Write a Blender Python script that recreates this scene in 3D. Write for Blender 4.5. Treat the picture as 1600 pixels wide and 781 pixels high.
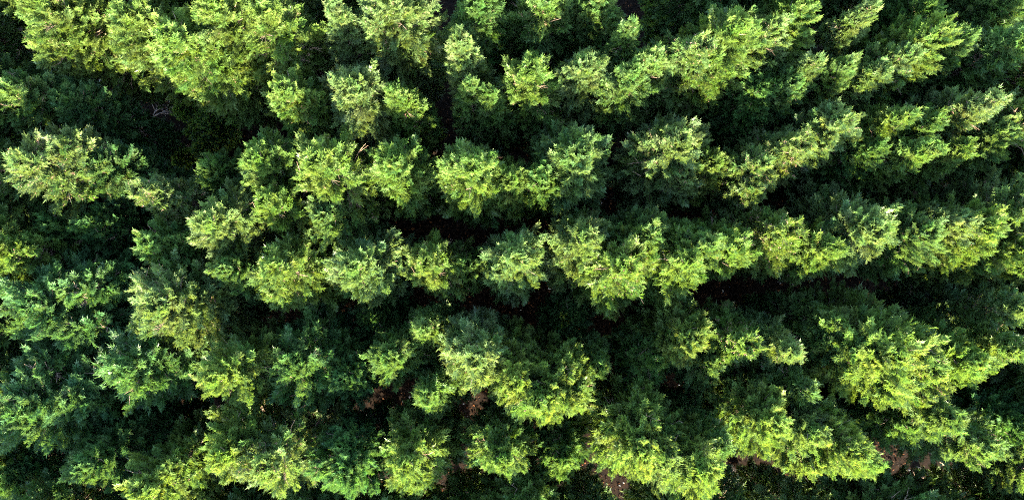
import bpy, math, random
import numpy as np
from mathutils import Vector, Matrix

random.seed(7)
rng = np.random.default_rng(7)
R = math.radians
for o in list(bpy.data.objects):
    bpy.data.objects.remove(o)
scene = bpy.context.scene
col = scene.collection

# ------------------------------------------------------------------ camera
W, H_IMG = 1600.0, 781.0
HFOV = R(64)
F = (W / 2) / math.tan(HFOV / 2)            # focal length in photograph pixels
CAM_Z = 28.0
NADIR = (770.0, 430.0)                      # where the plumb line below the drone meets the picture
look = Vector(((W / 2 - NADIR[0]) / F, -(H_IMG / 2 - NADIR[1]) / F, -1.0)).normalized()
cam_d = bpy.data.cameras.new('camera')
cam = bpy.data.objects.new('camera', cam_d)
col.objects.link(cam)
cam.location = (0, 0, CAM_Z)
cam.rotation_euler = look.to_track_quat('-Z', 'Y').to_euler()
cam_d.sensor_fit = 'HORIZONTAL'
cam_d.angle = HFOV
cam_d.clip_end = 5000
scene.camera = cam
MROT = cam.rotation_euler.to_matrix()


def at(px, py, z):
    """The point at height z that the photograph shows at pixel px, py."""
    d = MROT @ Vector(((px - W / 2) / F, -(py - H_IMG / 2) / F, -1.0))
    t = (z - CAM_Z) / d.z
    return Vector((d.x * t, d.y * t, z))


# ------------------------------------------------------------------ light
SUN_EL = R(30)
SUN_DIR = Vector((-0.47, -0.88, 0)).normalized()       # horizontal direction towards the sun
world = bpy.data.worlds.new('World')
scene.world = world
world.use_nodes = True
nt = world.node_tree
sky = nt.nodes.new('ShaderNodeTexSky')
sky.sky_type = 'NISHITA'
sky.sun_disc = False
sky.sun_elevation = SUN_EL
sky.sun_rotation = math.atan2(SUN_DIR.x, SUN_DIR.y)
nt.links.new(sky.outputs[0], nt.nodes['Background'].inputs[0])
nt.nodes['Background'].inputs[1].default_value = 0.15
sd = bpy.data.lights.new('sun', 'SUN')
sd.energy = 5.0
sd.angle = R(0.5)
sd.color = (1.0, 0.875, 0.64)
sun = bpy.data.objects.new('sun', sd)
col.objects.link(sun)
to_sun = Vector((SUN_DIR.x * math.cos(SUN_EL), SUN_DIR.y * math.cos(SUN_EL), math.sin(SUN_EL)))
sun.rotation_euler = (-to_sun).to_track_quat('-Z', 'Y').to_euler()
vs = scene.view_settings
vs.view_transform = 'Standard'
vs.look = 'None'
vs.gamma = 1
vs.use_curve_mapping = False
vs.exposure = 4.0
scene.cycles.pixel_filter_type = 'BLACKMAN_HARRIS'
scene.cycles.filter_width = 1.1
scene.cycles.use_adaptive_sampling = False
scene.cycles.use_light_tree = False
scene.cycles.sample_clamp_indirect = 2.0
scene.cycles.use_denoising = False
scene.cycles.denoiser = 'OPENIMAGEDENOISE'
scene.cycles.denoising_input_passes = 'RGB_ALBEDO_NORMAL'
scene.cycles.denoising_prefilter = 'ACCURATE'
scene.cycles.max_bounces = 8
scene.cycles.diffuse_bounces = 5
scene.cycles.transmission_bounces = 4


# ------------------------------------------------------------------ materials
def new_mat(name):
    m = bpy.data.materials.new(name)
    m.use_nodes = True
    n = m.node_tree
    return m, n, n.nodes['Principled BSDF'], n.nodes['Material Output']


def foliage_mat(name):
    """Scale-leaved sprays: base colour from the tree's own tint and the spray's own tint, some light passing through."""
    m, n, p, out = new_mat(name)
    N, L = n.nodes, n.links
    oi = N.new('ShaderNodeObjectInfo')
    at_ = N.new('ShaderNodeAttribute')
    at_.attribute_name = 'tint'
    mix = N.new('ShaderNodeMix')
    mix.data_type = 'RGBA'
    mix.blend_type = 'MULTIPLY'
    mix.inputs[0].default_value = 1.0
    L.new(oi.outputs['Color'], mix.inputs[6])
    L.new(at_.outputs['Color'], mix.inputs[7])
    L.new(mix.outputs[2], p.inputs['Base Color'])
    p.inputs['Roughness'].default_value = 0.42
    p.inputs['Specular IOR Level'].default_value = 0.35
    tr = N.new('ShaderNodeBsdfTranslucent')
    tc = N.new('ShaderNodeMix')
    tc.data_type = 'RGBA'
    tc.blend_type = 'MULTIPLY'
    tc.inputs[0].default_value = 1.0
    tc.inputs[7].default_value = (1.45, 1.32, 0.65, 1)
    L.new(mix.outputs[2], tc.inputs[6])
    L.new(tc.outputs[2], tr.inputs['Color'])
    ms = N.new('ShaderNodeMixShader')
    ms.inputs[0].default_value = 0.42
    L.new(p.outputs[0], ms.inputs[1])
    L.new(tr.outputs[0], ms.inputs[2])
    L.new(ms.outputs[0], out.inputs[0])
    return m


def noise_mat(name, c1, c2, scale, rough=0.9, c3=None, bump=0.0):
    m, n, p, out = new_mat(name)
    N, L = n.nodes, n.links
    tc = N.new('ShaderNodeTexCoord')
    nz = N.new('ShaderNodeTexNoise')
    nz.inputs['Scale'].default_value = scale
    nz.inputs['Detail'].default_value = 8
    nz.inputs['Roughness'].default_value = 0.7
    L.new(tc.outputs['Object'], nz.inputs['Vector'])
    r = N.new('ShaderNodeValToRGB')
    r.color_ramp.elements[0].position = 0.35
    r.color_ramp.elements[0].color = (*c1, 1)
    r.color_ramp.elements[1].position = 0.68
    r.color_ramp.elements[1].color = (*c2, 1)
    if c3:
        e = r.color_ramp.elements.new(0.5)
        e.color = (*c3, 1)
    L.new(nz.outputs[0], r.inputs[0])
    L.new(r.outputs[0], p.inputs['Base Color'])
    p.inputs['Roughness'].default_value = rough
    p.inputs['Specular IOR Level'].default_value = 0.06
    if bump:
        b = N.new('ShaderNodeBump')
        b.inputs['Strength'].default_value = bump
        b.inputs['Distance'].default_value = 0.05
        L.new(nz.outputs[0], b.inputs['Height'])
        L.new(b.outputs[0], p.inputs['Normal'])
    return m


def tint_mat(name, rough=0.9):
    m, n, p, out = new_mat(name)
    a = n.nodes.new('ShaderNodeAttribute')
    a.attribute_name = 'tint'
    n.links.new(a.outputs['Color'], p.inputs['Base Color'])
    p.inputs['Roughness'].default_value = rough
    p.inputs['Specular IOR Level'].default_value = 0.06
    return m


LEAF = foliage_mat('conifer_sprays')
CONE = tint_mat('brown_cones', 0.8)
BARK = noise_mat('bark', (0.10, 0.06, 0.04), (0.30, 0.22, 0.16), 9, 0.9, bump=0.6)
DEADWOOD = noise_mat('dead_wood', (0.09, 0.07, 0.065), (0.20, 0.165, 0.155), 14, 0.9)
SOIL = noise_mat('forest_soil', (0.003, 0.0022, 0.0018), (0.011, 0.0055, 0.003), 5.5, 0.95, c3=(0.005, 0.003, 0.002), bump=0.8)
CHIP = tint_mat('litter_chips', 0.85)
STONE = tint_mat('loose_stones', 0.8)


# ------------------------------------------------------------------ mesh helpers
def mesh_from(name, V, Fq, tints=None, mats=(), midx=None, smooth=False):
    """V (n,3), Fq (m,4) quads."""
    me = bpy.data.meshes.new(name)
    V = np.asarray(V, dtype=np.float32)
    Fq = np.asarray(Fq, dtype=np.int32)
    me.vertices.add(len(V))
    me.vertices.foreach_set('co', V.ravel())
    me.loops.add(Fq.size)
    me.loops.foreach_set('vertex_index', Fq.ravel())
    me.polygons.add(len(Fq))
    me.polygons.foreach_set('loop_start', np.arange(0, Fq.size, Fq.shape[1], dtype=np.int32))
    me.polygons.foreach_set('loop_total', np.full(len(Fq), Fq.shape[1], dtype=np.int32))
    for m in mats:
        me.materials.append(m)
    if midx is not None:
        me.polygons.foreach_set('material_index', np.asarray(midx, dtype=np.int32))
    me.update(calc_edges=True)
    if tints is not None:
        a = me.color_attributes.new('tint', 'FLOAT_COLOR', 'POINT')
        T = np.ones((len(V), 4), dtype=np.float32)
        T[:, :3] = tints
        a.data.foreach_set('color', T.ravel())
    if smooth:
        me.polygons.foreach_set('use_smooth', np.ones(len(Fq), dtype=bool))
    return me


def tube(pts, rad, sides, V, Fc, cap=True):
    """Tapered tube along pts."""
    base = len(V)
    pts = [Vector(p) for p in pts]
    for i, p in enumerate(pts):
        d = (pts[min(i + 1, len(pts) - 1)] - pts[max(i - 1, 0)]).normalized()
        u = d.orthogonal().normalized() if abs(d.z) < 0.9 else d.cross(Vector((0, 1, 0))).normalized()
        v = d.cross(u)
        for k in range(sides):
            a = 2 * math.pi * k / sides
            V.append(p + (u * math.cos(a) + v * math.sin(a)) * rad[i])
    for i in range(len(pts) - 1):
        for k in range(sides):
            a, b = base + i * sides + k, base + i * sides + (k + 1) % sides
            Fc.append((a, b, b + sides, a + sides))


# ------------------------------------------------------------------ sprays
def diamond(p, d, n, l, w, out_v, out_t, tint, tip):
    """A small pointed scale-leaf shoot: four corners, bent a little downwards at its tip."""
    s = np.cross(d, n)
    s /= max(np.linalg.norm(s), 1e-6)
    m = p + d * l * 0.42
    e = p + d * l - n * l * 0.10
    out_v += [p, m + s * w / 2 + n * w * .25, e, m - s * w / 2 + n * w * .25]
    out_t += [tint, tint, tint * tip, tint]


def make_spray(r, n_side=8, n_sub=3, open_=1.0):
    """A flat fern-like spray of unit length along +X, normal +Z, as conifers of the cypress family carry."""
    V, T = [], []
    X, Z = np.array([1., 0, 0]), np.array([0, 0, 1.])
    tip = np.array([1.50, 1.36, 1.15])
    droop = r.uniform(0.06, 0.24)
    bend = r.uniform(-0.16, 0.16)

    def axis(t):
        return np.array([t, bend * t * t, -droop * t * t])
    for k in range(3):
        a, b = axis(k / 3), axis((k + 1.25) / 3)
        d = b - a
        diamond(a, d / np.linalg.norm(d), Z, np.linalg.norm(d), 0.065, V, T, np.ones(3) * .95, tip if k == 2 else 1)
    for k in range(n_side):
        t = 0.08 + 0.84 * (k + r.uniform(-.25, .25)) / n_side
        t = max(t, .04)
        p = axis(t)
        for sg in (-1, 1):
            if r.random() < .06:
                continue
            ang = R(r.uniform(30, 56)) * open_ * sg
            l = (0.46 * (1 - t) ** 0.75 + 0.09) * r.uniform(.75, 1.2)
            up = r.uniform(-.25, .3)
            d = np.array([math.cos(ang), math.sin(ang), up])
            d /= np.linalg.norm(d)
            nn = np.array([r.uniform(-.35, .35), r.uniform(-.35, .35), 1])
            nn /= np.linalg.norm(nn)
            sh = r.uniform(.85, 1.12)
            diamond(p, d, nn, l, 0.062, V, T, np.ones(3) * sh, tip)
            for j in range(n_sub):
                q = p + d * l * (0.2 + 0.6 * (j + r.uniform(-.2, .2)) / n_sub)
                for s2 in (-1, 1):
                    if l < .16 and s2 == -1:
                        continue
                    a2 = ang + s2 * R(r.uniform(26, 48))
                    d2 = np.array([math.cos(a2), math.sin(a2), up + r.uniform(-.3, .3)])
                    d2 /= np.linalg.norm(d2)
                    diamond(q, d2, nn, l * r.uniform(.35, .55), 0.054, V, T, np.ones(3) * sh * r.uniform(.92, 1.08), tip)
    return np.array(V), np.array(T)


srng = random.Random(3)
SPRAYS = [make_spray(srng, n_side=srng.choice((4, 5, 6)), n_sub=srng.choice((1, 1, 2)), open_=srng.uniform(.75, 1.1)) for _ in range(9)]
SPRAYS_LOW = [make_spray(srng, n_side=5, n_sub=1, open_=1.0) for _ in range(4)]


def make_cone_cluster(r):
    """A twig end set with small round seed cones."""
    V, T = [], []
    for k in range(16):
        p = np.array([r.uniform(.1, .7), r.uniform(-.22, .22), r.uniform(-.1, .16)])
        s = r.uniform(.035, .06)
        c = np.array([0.30, 0.17, 0.13]) * r.uniform(.6, 1.3)
        for a in range(3):
            d = np.array([r.gauss(0, 1) for _ in range(3)])
            d /= np.linalg.norm(d)
            n = np.cross(d, [0.3, .5, .8])
            n /= np.linalg.norm(n)
            diamond(p - d * s / 2, d, n, s * 1.3, s, V, T, c, 1)
    return np.array(V), np.array(T)


CONES = [make_cone_cluster(srng) for _ in range(3)]


# ------------------------------------------------------------------ trees
def make_tree(seed, Ht, Rc, leaders, cones, dense=1.0, narrow=False, low=False):
    """Returns (trunk mesh, crown mesh). Crown: spiral of rising limbs that carry flat sprays, one to three leaders, ragged outline."""
    r = random.Random(seed)
    TV, TF = [], []
    # trunk, slightly wandering
    lean = (r.uniform(-.02, .02), r.uniform(-.02, .02))
    ph = r.uniform(0, 6.28)

    def axis(z):
        return Vector((lean[0] * z + .05 * math.sin(z * .8 + ph), lean[1] * z + .05 * math.cos(z * .7 + ph), z))
    zs = [0, .12, .4, 1.2, 2.4, 3.8, 5.2, 6.6, 7.8, 9.0]
    zs = [z * Ht / 9.6 for z in zs] + [Ht * .985]
    r0 = 0.115 * Ht / 9
    rad = [r0 * 1.5, r0 * 1.15, r0] + [r0 * max(.1, 1 - (z / Ht) ** 1.1) for z in zs[3:]]
    tube([axis(z) for z in zs], rad, 8, TV, TF)
    # leaders: vertical sub-tops
    tops = [(0.0, 0.0, Ht)]
    for k in range(leaders - 1):
        a = r.uniform(0, 6.28)
        d = r.uniform(.45, .8) * Rc
        h = Ht * r.uniform(.88, .97)
        tops.append((d * math.cos(a), d * math.sin(a), h))
        b = axis(h * .62)
        tube([b, Vector((tops[-1][0] * .7 + b.x, tops[-1][1] * .7 + b.y, h * .74)), axis(h * .87) + Vector((tops[-1][0], tops[-1][1], 0)), axis(h * .98) + Vector((tops[-1][0], tops[-1][1], 0))],
             [r0 * .45, r0 * .36, r0 * .2, r0 * .05], 5, TV, TF)
    SP, SD, SN, SL, SI, ST, SM = [], [], [], [], [], [], []
    z0 = Ht * (.17 if not low else .04)
    lobe_ph = [r.uniform(0, 6.28) for _ in range(5)]

    def lobes(az, z):
        return 1 + .11 * math.sin(2 * az + lobe_ph[0] + z * .5) + .10 * math.sin(3 * az + lobe_ph[1] - z * .9) + .10 * math.sin(5 * az + lobe_ph[2] + z * 1.7)

    for ti, (tx, ty, th) in enumerate(tops):
        nl = int((330 if ti == 0 else 80) * dense)
        zlo = z0 if ti == 0 else th * .60
        scale_r = 1.0 if ti == 0 else .52
        az = r.uniform(0, 6.28)
        for i in range(nl):
            az += 2.39996 + r.uniform(-.5, .5)
            f = (i + r.random()) / nl
            f = f ** 0.92
            z = zlo + (th * .985 - zlo) * f
            # radius of the crown at this height: broad below, rounded pointed top
            prof = (1 - f ** (5.0 if not narrow else 2.6)) * (.50 + .50 * min(1, f / .45)) + .06
            L = Rc * scale_r * prof * lobes(az, z) * r.uniform(.80, 1.10)
            L = max(L, .22)
            el = R(8 + 46 * f ** 1.3 + 22 * max(0, f - .85) / .15 + r.uniform(-12, 12))
            bx = axis(min(z, Ht * .98)) + Vector((tx * min(1, f * 1.5 if ti else 1), ty * min(1, f * 1.5 if ti else 1), 0))
            ca, sa = math.cos(az), math.sin(az)
            d0 = Vector((ca * math.cos(el), sa * math.cos(el), math.sin(el)))
            reach = L / max(math.cos(el), .45)
            sag = r.uniform(-.10, .16)
            P = []
            for s in (0, .35, .7, 1.0):
                p = bx + d0 * reach * s + Vector((0, 0, reach * (sag * s * s - .08 * math.sin(s * 3.1))))
                P.append(p)
            tube(P, [.022 * (1 - f * .6), .016 * (1 - f * .6), .009, .004], 3, TV, TF)
            pal = np.array([r.gauss(1, .08), r.gauss(1, .03), r.gauss(1, .12)]) * r.uniform(.78, 1.18)
            ns = int((7 + reach * 17.0 + (4 if f > .8 else 0)) * (1 if not low else .8))
            side = 1
            if r.random() < .045:           # a bare dead limb
                for k in range(5):
                    p = P[1].lerp(P[3], r.random())
                    q = p + (d0 + Vector((r.gauss(0, .6), r.gauss(0, .6), r.gauss(.2, .4)))).normalized() * r.uniform(.12, .32)
                    tube([p, q], [.008, .003], 3, TV, TF)
                continue
            for k in range(ns):
                s_lo = .40 if f < .72 else max(.02, .40 - (f - .72) * 2.2)
                s = s_lo + (1 - s_lo) * (k + r.random() * .6) / ns
                s = min(s, 1)
                j = min(int(s / .35), 2)
                sa_ = (0, .35, .7, 1.0)
                u = (s - sa_[j]) / (sa_[j + 1] - sa_[j])
                p = P[j].lerp(P[j + 1], u)
                dr = (P[j + 1] - P[j]).normalized()
                side = -side
                lat = dr.cross(Vector((0, 0, 1))).normalized() * side
                spread = r.uniform(.25, 1.0) * (1.15 - s * .8)
                d = (dr + lat * spread + Vector((0, 0, r.uniform(-.25, .42)))).normalized()
                # spray plane: mostly facing up and outwards, tilted at random
                n = Vector((r.gauss(0, .5) + ca * .8, r.gauss(0, .5) + sa * .8, .35 + .8 * f + r.gauss(0, .3))).normalized()
                n = (n - d * n.dot(d)).normalized()
                SP.append(p); SD.append(d); SN.append(n)
                SL.append(r.uniform(.14, .33))
                SI.append(r.randrange(len(SPRAYS)))
                ST.append(pal * r.uniform(.84, 1.16))
                isc = cones > 0 and f > .45 and r.random() < cones
                SM.append(1 if isc else 0)
            # the growing tip of the limb
            SP.append(P[-1] - d0 * .08); SD.append((d0 + Vector((0, 0, r.uniform(0, .3)))).normalized())
            n = Vector((r.gauss(0, .5), r.gauss(0, .5), 1)); n = (n - SD[-1] * n.dot(SD[-1])).normalized()
            SN.append(n); SL.append(r.uniform(.20, .38)); SI.append(r.randrange(len(SPRAYS))); ST.append(pal * 1.05); SM.append(0)
    SP, SD, SN = (np.array([tuple(v) for v in a]) for a in (SP, SD, SN))
    SL, SI, SM, ST = np.array(SL), np.array(SI), np.array(SM), np.array(ST)
    SS = np.cross(SN, SD)
    Vs, Ts, Ms = [], [], []

    def put(tmpl, sel, mi, keep_tint):
        if len(sel) == 0:
            return
        v, t = tmpl
        A = SP[sel][:, None, :] + SL[sel][:, None, None] * (v[None, :, 0:1] * SD[sel][:, None, :] + v[None, :, 1:2] * SS[sel][:, None, :] + v[None, :, 2:3] * SN[sel][:, None, :])
        Vs.append(A.reshape(-1, 3))
        Ts.append((t[None] * (np.ones((len(sel), 1, 3)) if keep_tint else ST[sel][:, None, :])).reshape(-1, 3))
        Ms.append(np.full(A.shape[0] * A.shape[1] // 4, mi))
    for q in range(len(SPRAYS)):
        put(SPRAYS[q], np.where(SI == q)[0], 0, False)
    for q in range(len(CONES)):
        put(CONES[q], np.where((SM == 1) & (SI % len(CONES) == q))[0], 1, True)
    V = np.concatenate(Vs); T = np.concatenate(Ts); M = np.concatenate(Ms)
    crown = mesh_from('crown', V, np.arange(len(V)).reshape(-1, 4), T, (LEAF, CONE), M)
    trunk = mesh_from('trunk', [tuple(v) for v in TV], TF, None, (BARK,), None, True)
    return trunk, crown


#          seed  H    R    leaders cones dense narrow
KINDS = {
    'round':  [(11, 9.6, .92, 1, .03, 1.0, False), (12, 9.3, .98, 2, .00, 1.0, False), (13, 9.8, .90, 2, .02, 1.0, False), (14, 9.2, .95, 1, .00, 1.0, False)],
    'spire':  [(21, 10.0, .82, 1, .02, .9, True), (22, 9.8, .78, 1, .00, .9, True)],
    'broad':  [(31, 9.5, 1.2, 3, .02, 1.2, False), (32, 9.2, 1.25, 3, .00, 1.2, False)],
    'coned':  [(41, 9.6, .92, 2, .12, 1, False), (42, 9.6, .88, 1, .14, 1, True)],
    'shrub':  [(61, 1.5, .70, 2, .00, .5, False, True), (62, 1.1, .80, 3, .00, .5, False, True)],
    'small':  [(51, 6.0, .80, 1, .00, .75, False), (52, 5.4, .85, 2, .00, .75, False)],
}
LIB = {k: [(a[1], a[2], make_tree(*a)) for a in v] for k, v in KINDS.items()}

LEAFCOL = {  # shade is painted into t and d, sunlight into y and p
    'y': (0.070, 0.124, 0.030), 'p': (0.074, 0.126, 0.044), 'g': (0.058, 0.114, 0.034),
    't': (0.042, 0.098, 0.031), 'd': (0.048, 0.104, 0.029), 'b': (0.070, 0.118, 0.038),
}
counter = 0


def plant(kind, loc, scale, rot, colkey, label, group, name='conifer_tree', cat='tree'):
    """One conifer: an Empty at its foot that carries trunk and crown."""
    global counter
    h, rc, (tm, cm) = LIB[kind][counter % len(LIB[kind])]
    counter += 1
    e = bpy.data.objects.new(name, None)
    e.empty_display_size = .3
    col.objects.link(e)
    e.location = loc
    e.rotation_euler = (0, 0, rot)
    e.scale = scale(h, rc) if callable(scale) else scale
    e['label'] = label
    e['category'] = cat
    e['group'] = group
    b = LEAFCOL[colkey]
    j = [random.uniform(.95, 1.05), random.uniform(.97, 1.03), random.uniform(.93, 1.07)]
    for nm, me in (('trunk', tm), ('crown', cm)):
        c = bpy.data.objects.new(nm, me)
        c.parent = e
        col.objects.link(c)
        c.color = (b[0] * j[0], b[1] * j[1], b[2] * j[2], 1)
    return e


ORD = ['', 'first', 'second', 'third', 'fourth', 'fifth', 'sixth', 'seventh', 'eighth', 'ninth', 'tenth', 'eleventh', 'twelfth',
       'thirteenth', 'fourteenth', 'fifteenth', 'sixteenth', 'seventeenth', 'eighteenth', 'nineteenth', 'twentieth',
       'twenty-first', 'twenty-second', 'twenty-third', 'twenty-fourth']
LOOKS = {'y': 'bright yellow-green', 'p': 'pale sunlit green', 'g': 'mid-green', 't': 'dark blue-green', 'd': 'dark shaded green', 'b': 'brown-coned green'}
SIZES = {'round': 'round-topped', 'spire': 'slender pointed', 'broad': 'broad', 'coned': 'ragged', 'small': 'short'}

# row by row, from the top edge of the photograph: x, y of the crown's top in photograph pixels, crown radius in pixels,
# height in metres, kind, tint
ROWS = {
    'row along the top edge': [
        (60, 18, 66, 9.8, 'broad', 'y'), (205, 30, 60, 9.8, 'round', 'y'), (285, 62, 62, 9.9, 'round', 'y'), (345, 15, 58, 9.8, 'round', 'y'),
        (425, 35, 60, 9.8, 'round', 'y'), (525, 38, 42, 9.6, 'spire', 'p'), (610, 22, 60, 9.7, 'round', 'p'),
        (745, 12, 55, 8.6, 'round', 'd'), (850, 8, 58, 8.8, 'round', 'g'), (930, 16, 50, 8.6, 'round', 'g'),
        (1450, 15, 55, 8.8, 'round', 'd'), (1560, 10, 55, 9.0, 'round', 'g'),
    ],
    'second row from the top': [
        (1015, 100, 46, 9.4, 'round', 'p'), (1112, 92, 48, 9.6, 'round', 'y'), (1198, 58, 50, 9.7, 'coned', 'p'),
        (30, 150, 55, 8.8, 'round', 'g'), (120, 165, 50, 7.6, 'round', 't'), 
        (465, 150, 48, 9.0, 'round', 'y'), (548, 138, 60, 9.4, 'round', 'p'), (620, 142, 44, 9.4, 'spire', 'y'),
        (724, 88, 42, 10.0, 'spire', 'p'), (775, 158, 40, 8.8, 'spire', 'g'), (730, 150, 36, 8.9, 'spire', 'g'), (832, 118, 52, 9.4, 'round', 'y'), (915, 105, 50, 9.6, 'round', 'p'),
        (985, 58, 36, 9.6, 'spire', 'g'), (985, 125, 46, 9.2, 'round', 'g'), (1075, 82, 58, 9.9, 'coned', 'p'), (1150, 66, 60, 9.9, 'round', 'y'), (1240, 24, 56, 9.8, 'round', 'y'),
    ],
    'slanting row at top right': [
        (1228, 134, 42, 9.0, 'round', 'g'), (1300, 120, 42, 9.2, 'round', 'g'), (1398, 92, 46, 9.5, 'coned', 'p'), (1490, 62, 46, 9.2, 'round', 'g'),
        (1195, 148, 46, 8.8, 'round', 'd'), (1262, 118, 46, 9.2, 'spire', 'p'), (1335, 44, 38, 9.4, 'spire', 'p'), (1360, 105, 48, 9.3, 'spire', 'p'), (1432, 72, 50, 9.6, 'round', 'y'), (1560, 68, 56, 9.3, 'spire', 'g'),
    ],
    'third row from the top': [
        (1300, 205, 48, 9.5, 'round', 'p'), (1450, 200, 46, 9.2, 'round', 'g'), (1555, 215, 48, 9.3, 'round', 'g'), (1340, 240, 42, 8.6, 'round', 'd'), (845, 285, 40, 8.6, 'small', 'g'),
        (65, 258, 62, 9.2, 'coned', 'b'), (150, 258, 52, 8.0, 'round', 't'), (345, 265, 42, 7.6, 'small', 'g'), (410, 242, 52, 9.4, 'round', 'y'), (515, 262, 64, 9.4, 'round', 'y'),
        (618, 262, 56, 9.2, 'round', 'y'), (735, 275, 56, 9.5, 'round', 'y'), (798, 278, 42, 9.3, 'round', 'y'), (895, 250, 64, 9.2, 'round', 'g'),
        (1050, 245, 66, 9.2, 'broad', 'p'), (1112, 250, 44, 9.0, 'round', 'y'), (1180, 262, 44, 9.2, 'coned', 'b'), (1245, 218, 58, 9.8, 'coned', 'b'), (1385, 190, 48, 9.4, 'spire', 'y'), (1410, 236, 44, 9.2, 'spire', 'y'),
        (1520, 160, 50, 9.8, 'spire', 'p'), (1495, 250, 46, 9.2, 'spire', 'y'), (1590, 185, 50, 9.6, 'coned', 'b'),
    ],
    'short row between third and fourth': [
        (100, 360, 42, 7.4, 'small', 't'), (158, 355, 42, 7.2, 'small', 't'), (240, 305, 50, 9.2, 'coned', 'p'), (250, 378, 46, 8.8, 'round', 'g'), (345, 338, 58, 9.3, 'round', 'p'), (438, 322, 46, 9.0, 'round', 'y'), (520, 342, 50, 8.4, 'round', 'g'),
    ],
    'fourth row from the top': [
        (1290, 385, 48, 9.3, 'round', 'y'), (1480, 350, 48, 9.2, 'round', 'p'), (1565, 395, 50, 9.2, 'round', 'y'), (1100, 385, 44, 9.3, 'round', 'g'),
        (-5, 398, 40, 9.8, 'spire', 'y'), (85, 470, 88, 8.6, 'broad', 't'), (240, 478, 74, 9.4, 'broad', 'p'), (362, 420, 44, 9.0, 'round', 'g'), (442, 428, 60, 9.4, 'round', 'y'), (570, 412, 60, 9.2, 'round', 'p'), (675, 412, 48, 9.3, 'round', 'y'), (740, 420, 34, 8.2, 'small', 'g'), (805, 412, 52, 9.3, 'round', 'p'),
        (908, 385, 52, 9.5, 'round', 'p'), (965, 415, 58, 9.5, 'coned', 'y'), (1005, 375, 52, 8.9, 'round', 'g'), (1062, 400, 60, 9.5, 'round', 'y'), (1140, 385, 52, 9.3, 'round', 'y'), (1235, 368, 58, 9.6, 'coned', 'y'), (1345, 350, 60, 9.6, 'round', 'p'), (1432, 372, 56, 9.0, 'broad', 'g'), (1525, 362, 54, 9.4, 'round', 'y'), (1592, 330, 56, 9.6, 'round', 'p'),
    ],
    'fifth row from the top': [
        (1330, 545, 52, 9.1, 'round', 'g'), (1500, 565, 56, 9.3, 'round', 'y'), (1115, 570, 46, 8.4, 'round', 'g'), (835, 620, 50, 9.2, 'round', 'g'),
        (50, 625, 92, 9.0, 'broad', 't'), (205, 580, 70, 8.7, 'round', 't'), (370, 578, 58, 9.4, 'round', 'y'), (475, 580, 72, 8.9, 'broad', 't'), (590, 495, 46, 6.0, 'small', 'd'), (545, 585, 42, 8.0, 'round', 't'), (610, 565, 46, 8.8, 'round', 'g'),
        (665, 522, 42, 9.1, 'spire', 'g'), (738, 560, 58, 9.7, 'round', 'p'), (675, 625, 44, 8.7, 'spire', 'g'), (805, 578, 50, 9.4, 'round', 'y'), (865, 605, 62, 9.5, 'broad', 'y'), (890, 490, 44, 5.6, 'small', 'd'), (935, 562, 38, 8.4, 'spire', 'g'),
        (1020, 565, 46, 7.8, 'round', 'd'), (1075, 525, 52, 9.0, 'round', 'y'), (1155, 548, 58, 9.2, 'coned', 'y'), (1215, 540, 50, 9.4, 'spire', 'p'), (1290, 495, 40, 8.8, 'spire', 'g'), (1385, 550, 86, 9.5, 'broad', 'y'), (1450, 575, 60, 9.5, 'coned', 'y'), (1555, 545, 58, 9.2, 'spire', 'y'), (1592, 492, 44, 9.4, 'spire', 'p'),
    ],
    'row along the bottom edge': [
        (1360, 715, 56, 9.4, 'spire', 'y'), (1525, 690, 54, 8.6, 'round', 'g'), (1250, 680, 56, 9.2, 'round', 'p'), (1045, 715, 56, 9.4, 'round', 'p'),
        (25, 745, 62, 7.8, 'round', 't'), (165, 715, 56, 8.4, 'round', 't'), (235, 752, 58, 9.4, 'round', 'y'), (358, 690, 58, 9.2, 'round', 'y'), (430, 725, 60, 9.5, 'coned', 'b'), (540, 725, 56, 8.8, 'broad', 't'), (645, 725, 58, 9.2, 'round', 'y'), (775, 705, 50, 8.6, 'round', 'g'), (880, 705, 44, 7.4, 'small', 'd'),
        (1000, 685, 68, 9.4, 'broad', 'y'), (1085, 735, 58, 9.4, 'round', 'y'), (1105, 690, 50, 8.8, 'spire', 'g'), (1195, 655, 60, 9.3, 'round', 'y'), (1240, 615, 50, 8.8, 'spire', 'g'), (1300, 700, 60, 9.5, 'broad', 'y'), (1465, 665, 58, 8.8, 'spire', 'g'), (1410, 655, 50, 8.0, 'round', 'd'), (1575, 665, 60, 7.8, 'round', 't'),
    ],
}
GROUP = 'conifers planted in rows'
PX_M = F / (CAM_Z - 8.4)           # photograph pixels per metre near the tops
for row, trees in ROWS.items():
    trees = sorted(trees, key=lambda t: t[0])
    for i, (x, y, r_, h, kind, c) in enumerate(trees):
        p = at(x, y, h * .93)
        where = 'leftmost' if i == 0 else 'rightmost' if i == len(trees) - 1 else ORD[i + 1] + ' from left' if i < len(trees) / 2 else ORD[len(trees) - i] + ' from right'
        lab = f"{SIZES[kind]} {LOOKS[c]} conifer, {where} in the {row}"

        def sc(hh, rr, h=h, r_=r_):
            s = r_ / PX_M / rr * 1.0
            return (s, s, (h + random.uniform(-.4, .35)) / hh)
        plant(kind, (p.x, p.y, 0), sc, random.uniform(0, 6.28), c, lab, GROUP)

# the plantation goes on beyond the picture: these trees shade and close in the edges
BEY = 'conifers of the rows beyond the picture'
def beyond(x, y, lab, tall=0.0):
    h = random.uniform(8.6, 9.8) + tall
    p = at(x + random.uniform(-22, 22), y + random.uniform(-16, 16), h * .93)
    kind = random.choice(('round', 'round', 'coned', 'broad', 'spire'))
    plant(kind, (p.x, p.y, 0), lambda hh, rr: (.95, .95, h / hh), random.uniform(0, 6.28), random.choice('ypgg'), lab, BEY)


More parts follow.
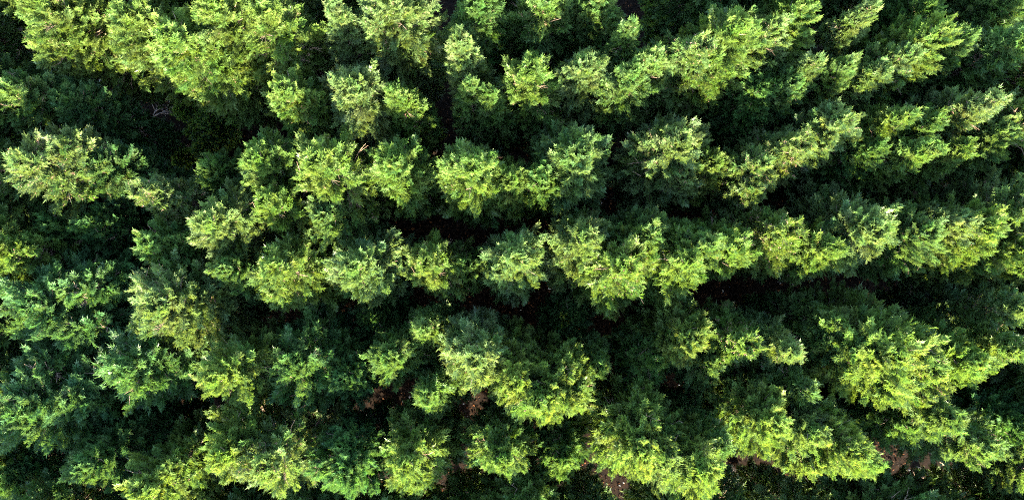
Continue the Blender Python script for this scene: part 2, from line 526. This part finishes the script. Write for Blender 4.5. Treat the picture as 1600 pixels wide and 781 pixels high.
for yy in (-95, -205):
    for x in range(-110, 1800, 112):
        if 650 < x < 720 or 985 < x < 1095:
            continue                    # open ground between the trees here
        beyond(x, yy, 'green conifer of the rows beyond the top edge')
for yy in (850, 970):
    for x in range(-240, 1800, 118):
        beyond(x, yy, 'green conifer of the rows beyond the bottom edge', (.2 if x < 330 else -.9) if yy == 850 else (.6 if x < 200 else -.5))
for xx in (-95, -215):
    for y in range(20, 800, 120):
        beyond(xx, y, 'green conifer of the rows beyond the left edge', 0.9 if y > 250 else 0)
for xx in (1680, 1790):
    for y in range(0, 800, 95):
        beyond(xx, y, 'green conifer of the rows beyond the right edge')

# ------------------------------------------------------------------ ground
n = 160
xs = np.linspace(-1, 1, n)
xs = np.sign(xs) * (np.abs(xs) ** 3.2) * 1500
gx, gy = np.meshgrid(xs, xs)
gz = .06 * np.sin(gx * 1.3 + .4 * np.sin(gy)) * np.cos(gy * 1.1) + .03 * np.sin(gx * 3.7) * np.sin(gy * 4.1 + 1)
gz = gz * (np.hypot(gx, gy) < 60) - .05
GV = np.stack([gx, gy, gz], -1).reshape(-1, 3)
idx = np.arange(n * n).reshape(n, n)
GF = np.stack([idx[:-1, :-1], idx[:-1, 1:], idx[1:, 1:], idx[1:, :-1]], -1).reshape(-1, 4)
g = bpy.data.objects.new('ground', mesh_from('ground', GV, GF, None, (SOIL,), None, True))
g['kind'] = 'structure'
col.objects.link(g)


def scatter(name, count, area, size, cols, mat, flat, label, thick):
    """Loose flakes (needles, bark chips, twig bits) or stones: nobody could count them."""
    a = area
    P = np.stack([rng.uniform(a[0], a[1], count), rng.uniform(a[2], a[3], count), rng.uniform(-.03, .06, count)], -1)
    d = rng.normal(size=(count, 3)); d[:, 2] *= flat; d /= np.linalg.norm(d, axis=1)[:, None]
    u = rng.normal(size=(count, 3)); u[:, 2] *= flat
    u = u - d * (u * d).sum(1)[:, None]; u /= np.linalg.norm(u, axis=1)[:, None]
    w = np.cross(d, u)
    l = rng.uniform(size[0], size[1], count)[:, None]
    wd = l * rng.uniform(size[2], size[3], count)[:, None]
    th = l * thick
    # six corners: a flattened octahedron, real thickness
    V = np.stack([P + d * l, P + u * wd, P - d * l, P - u * wd, P + w * th, P - w * th], 1).reshape(-1, 3)
    F6 = np.array([(0, 1, 4), (1, 2, 4), (2, 3, 4), (3, 0, 4), (1, 0, 5), (2, 1, 5), (3, 2, 5), (0, 3, 5)])
    FF = (np.arange(count)[:, None, None] * 6 + F6[None]).reshape(-1, 3)
    c = .6 * np.array(cols)[rng.integers(0, len(cols), count)] * rng.uniform(.6, 1.4, count)[:, None]
    o = bpy.data.objects.new(name, mesh_from(name, V, FF, np.repeat(c, 6, 0), (mat,)))
    o['kind'] = 'stuff'
    o['label'] = label
    o['category'] = name.replace('_', ' ')
    col.objects.link(o)
    return o



# low growth on the floor of the clearing at upper left
for px, py, sc_ in ((322, 205, .6), (352, 188, .7), (340, 232, .65), (300, 176, .5), (296, 250, .5), (362, 212, .6)):
    plant('shrub', at(px, py, 0) - Vector((0, 0, .05)), (sc_ * random.uniform(.8, 1.1), sc_, sc_ * random.uniform(.7, 1.2)), random.uniform(0, 6.28), 'd',
          'low dim green shrub on the floor of the dark clearing at upper left', 'low shrubs in the dark clearing', 'low_shrub', 'shrub')

def dead_branch(seed, px, py, ang, length, label):
    """A bare fallen branch lying on the soil: bent axis, forked side twigs."""
    r = random.Random(seed)
    V, Fc = [], []
    ax = [Vector((t * length, .10 * length * math.sin(t * 2.4 + seed), .10 + .22 * math.sin(t * 3.1))) for t in (0, .25, .5, .75, 1)]
    tube(ax, [.035, .03, .024, .016, .006], 6, V, Fc)
    for k in range(16):
        t = r.uniform(.15, .97)
        j = min(int(t * 4), 3)
        p = ax[j].lerp(ax[j + 1], t * 4 - j)
        a = r.choice((-1, 1)) * r.uniform(.5, 1.2)
        l = length * r.uniform(.16, .36) * (1.1 - t * .6)
        d = Vector((math.cos(a), math.sin(a), r.uniform(.0, .5)))
        q = p + d * l
        tube([p, p + d * l * .5 + Vector((0, 0, .03)), q], [.014, .010, .004], 4, V, Fc)
        for m in range(3):
            b = a + r.uniform(-.9, .9)
            s0 = p + d * l * r.uniform(.3, .9)
            tube([s0, s0 + Vector((math.cos(b), math.sin(b), r.uniform(-.1, .4))) * l * .45], [.008, .003], 3, V, Fc)
    o = bpy.data.objects.new('dead_branch', mesh_from('dead_branch', [tuple(v) for v in V], Fc, None, (DEADWOOD,), None, True))
    o.location = at(px, py, 0)
    o.rotation_euler = (0, 0, ang)
    o['label'] = label
    o['category'] = 'branch'
    col.objects.link(o)


dead_branch(1, 205, 232, R(2), 2.8, 'grey dead branch lying level along the dark clearing at upper left')
dead_branch(2, 238, 214, R(36), 1.9, 'shorter grey dead branch pointing up and right in the dark clearing at upper left')

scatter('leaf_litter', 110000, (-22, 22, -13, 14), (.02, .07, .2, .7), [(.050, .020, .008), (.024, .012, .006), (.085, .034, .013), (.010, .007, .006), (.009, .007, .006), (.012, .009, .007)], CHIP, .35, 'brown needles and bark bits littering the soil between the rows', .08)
scatter('stone_debris', 2600, (-24, 24, -14, 15), (.02, .07, .5, .9), [(.22, .23, .25), (.30, .31, .33), (.15, .15, .16)], STONE, .8, 'grey stones scattered over the dark soil between the rows', .5)
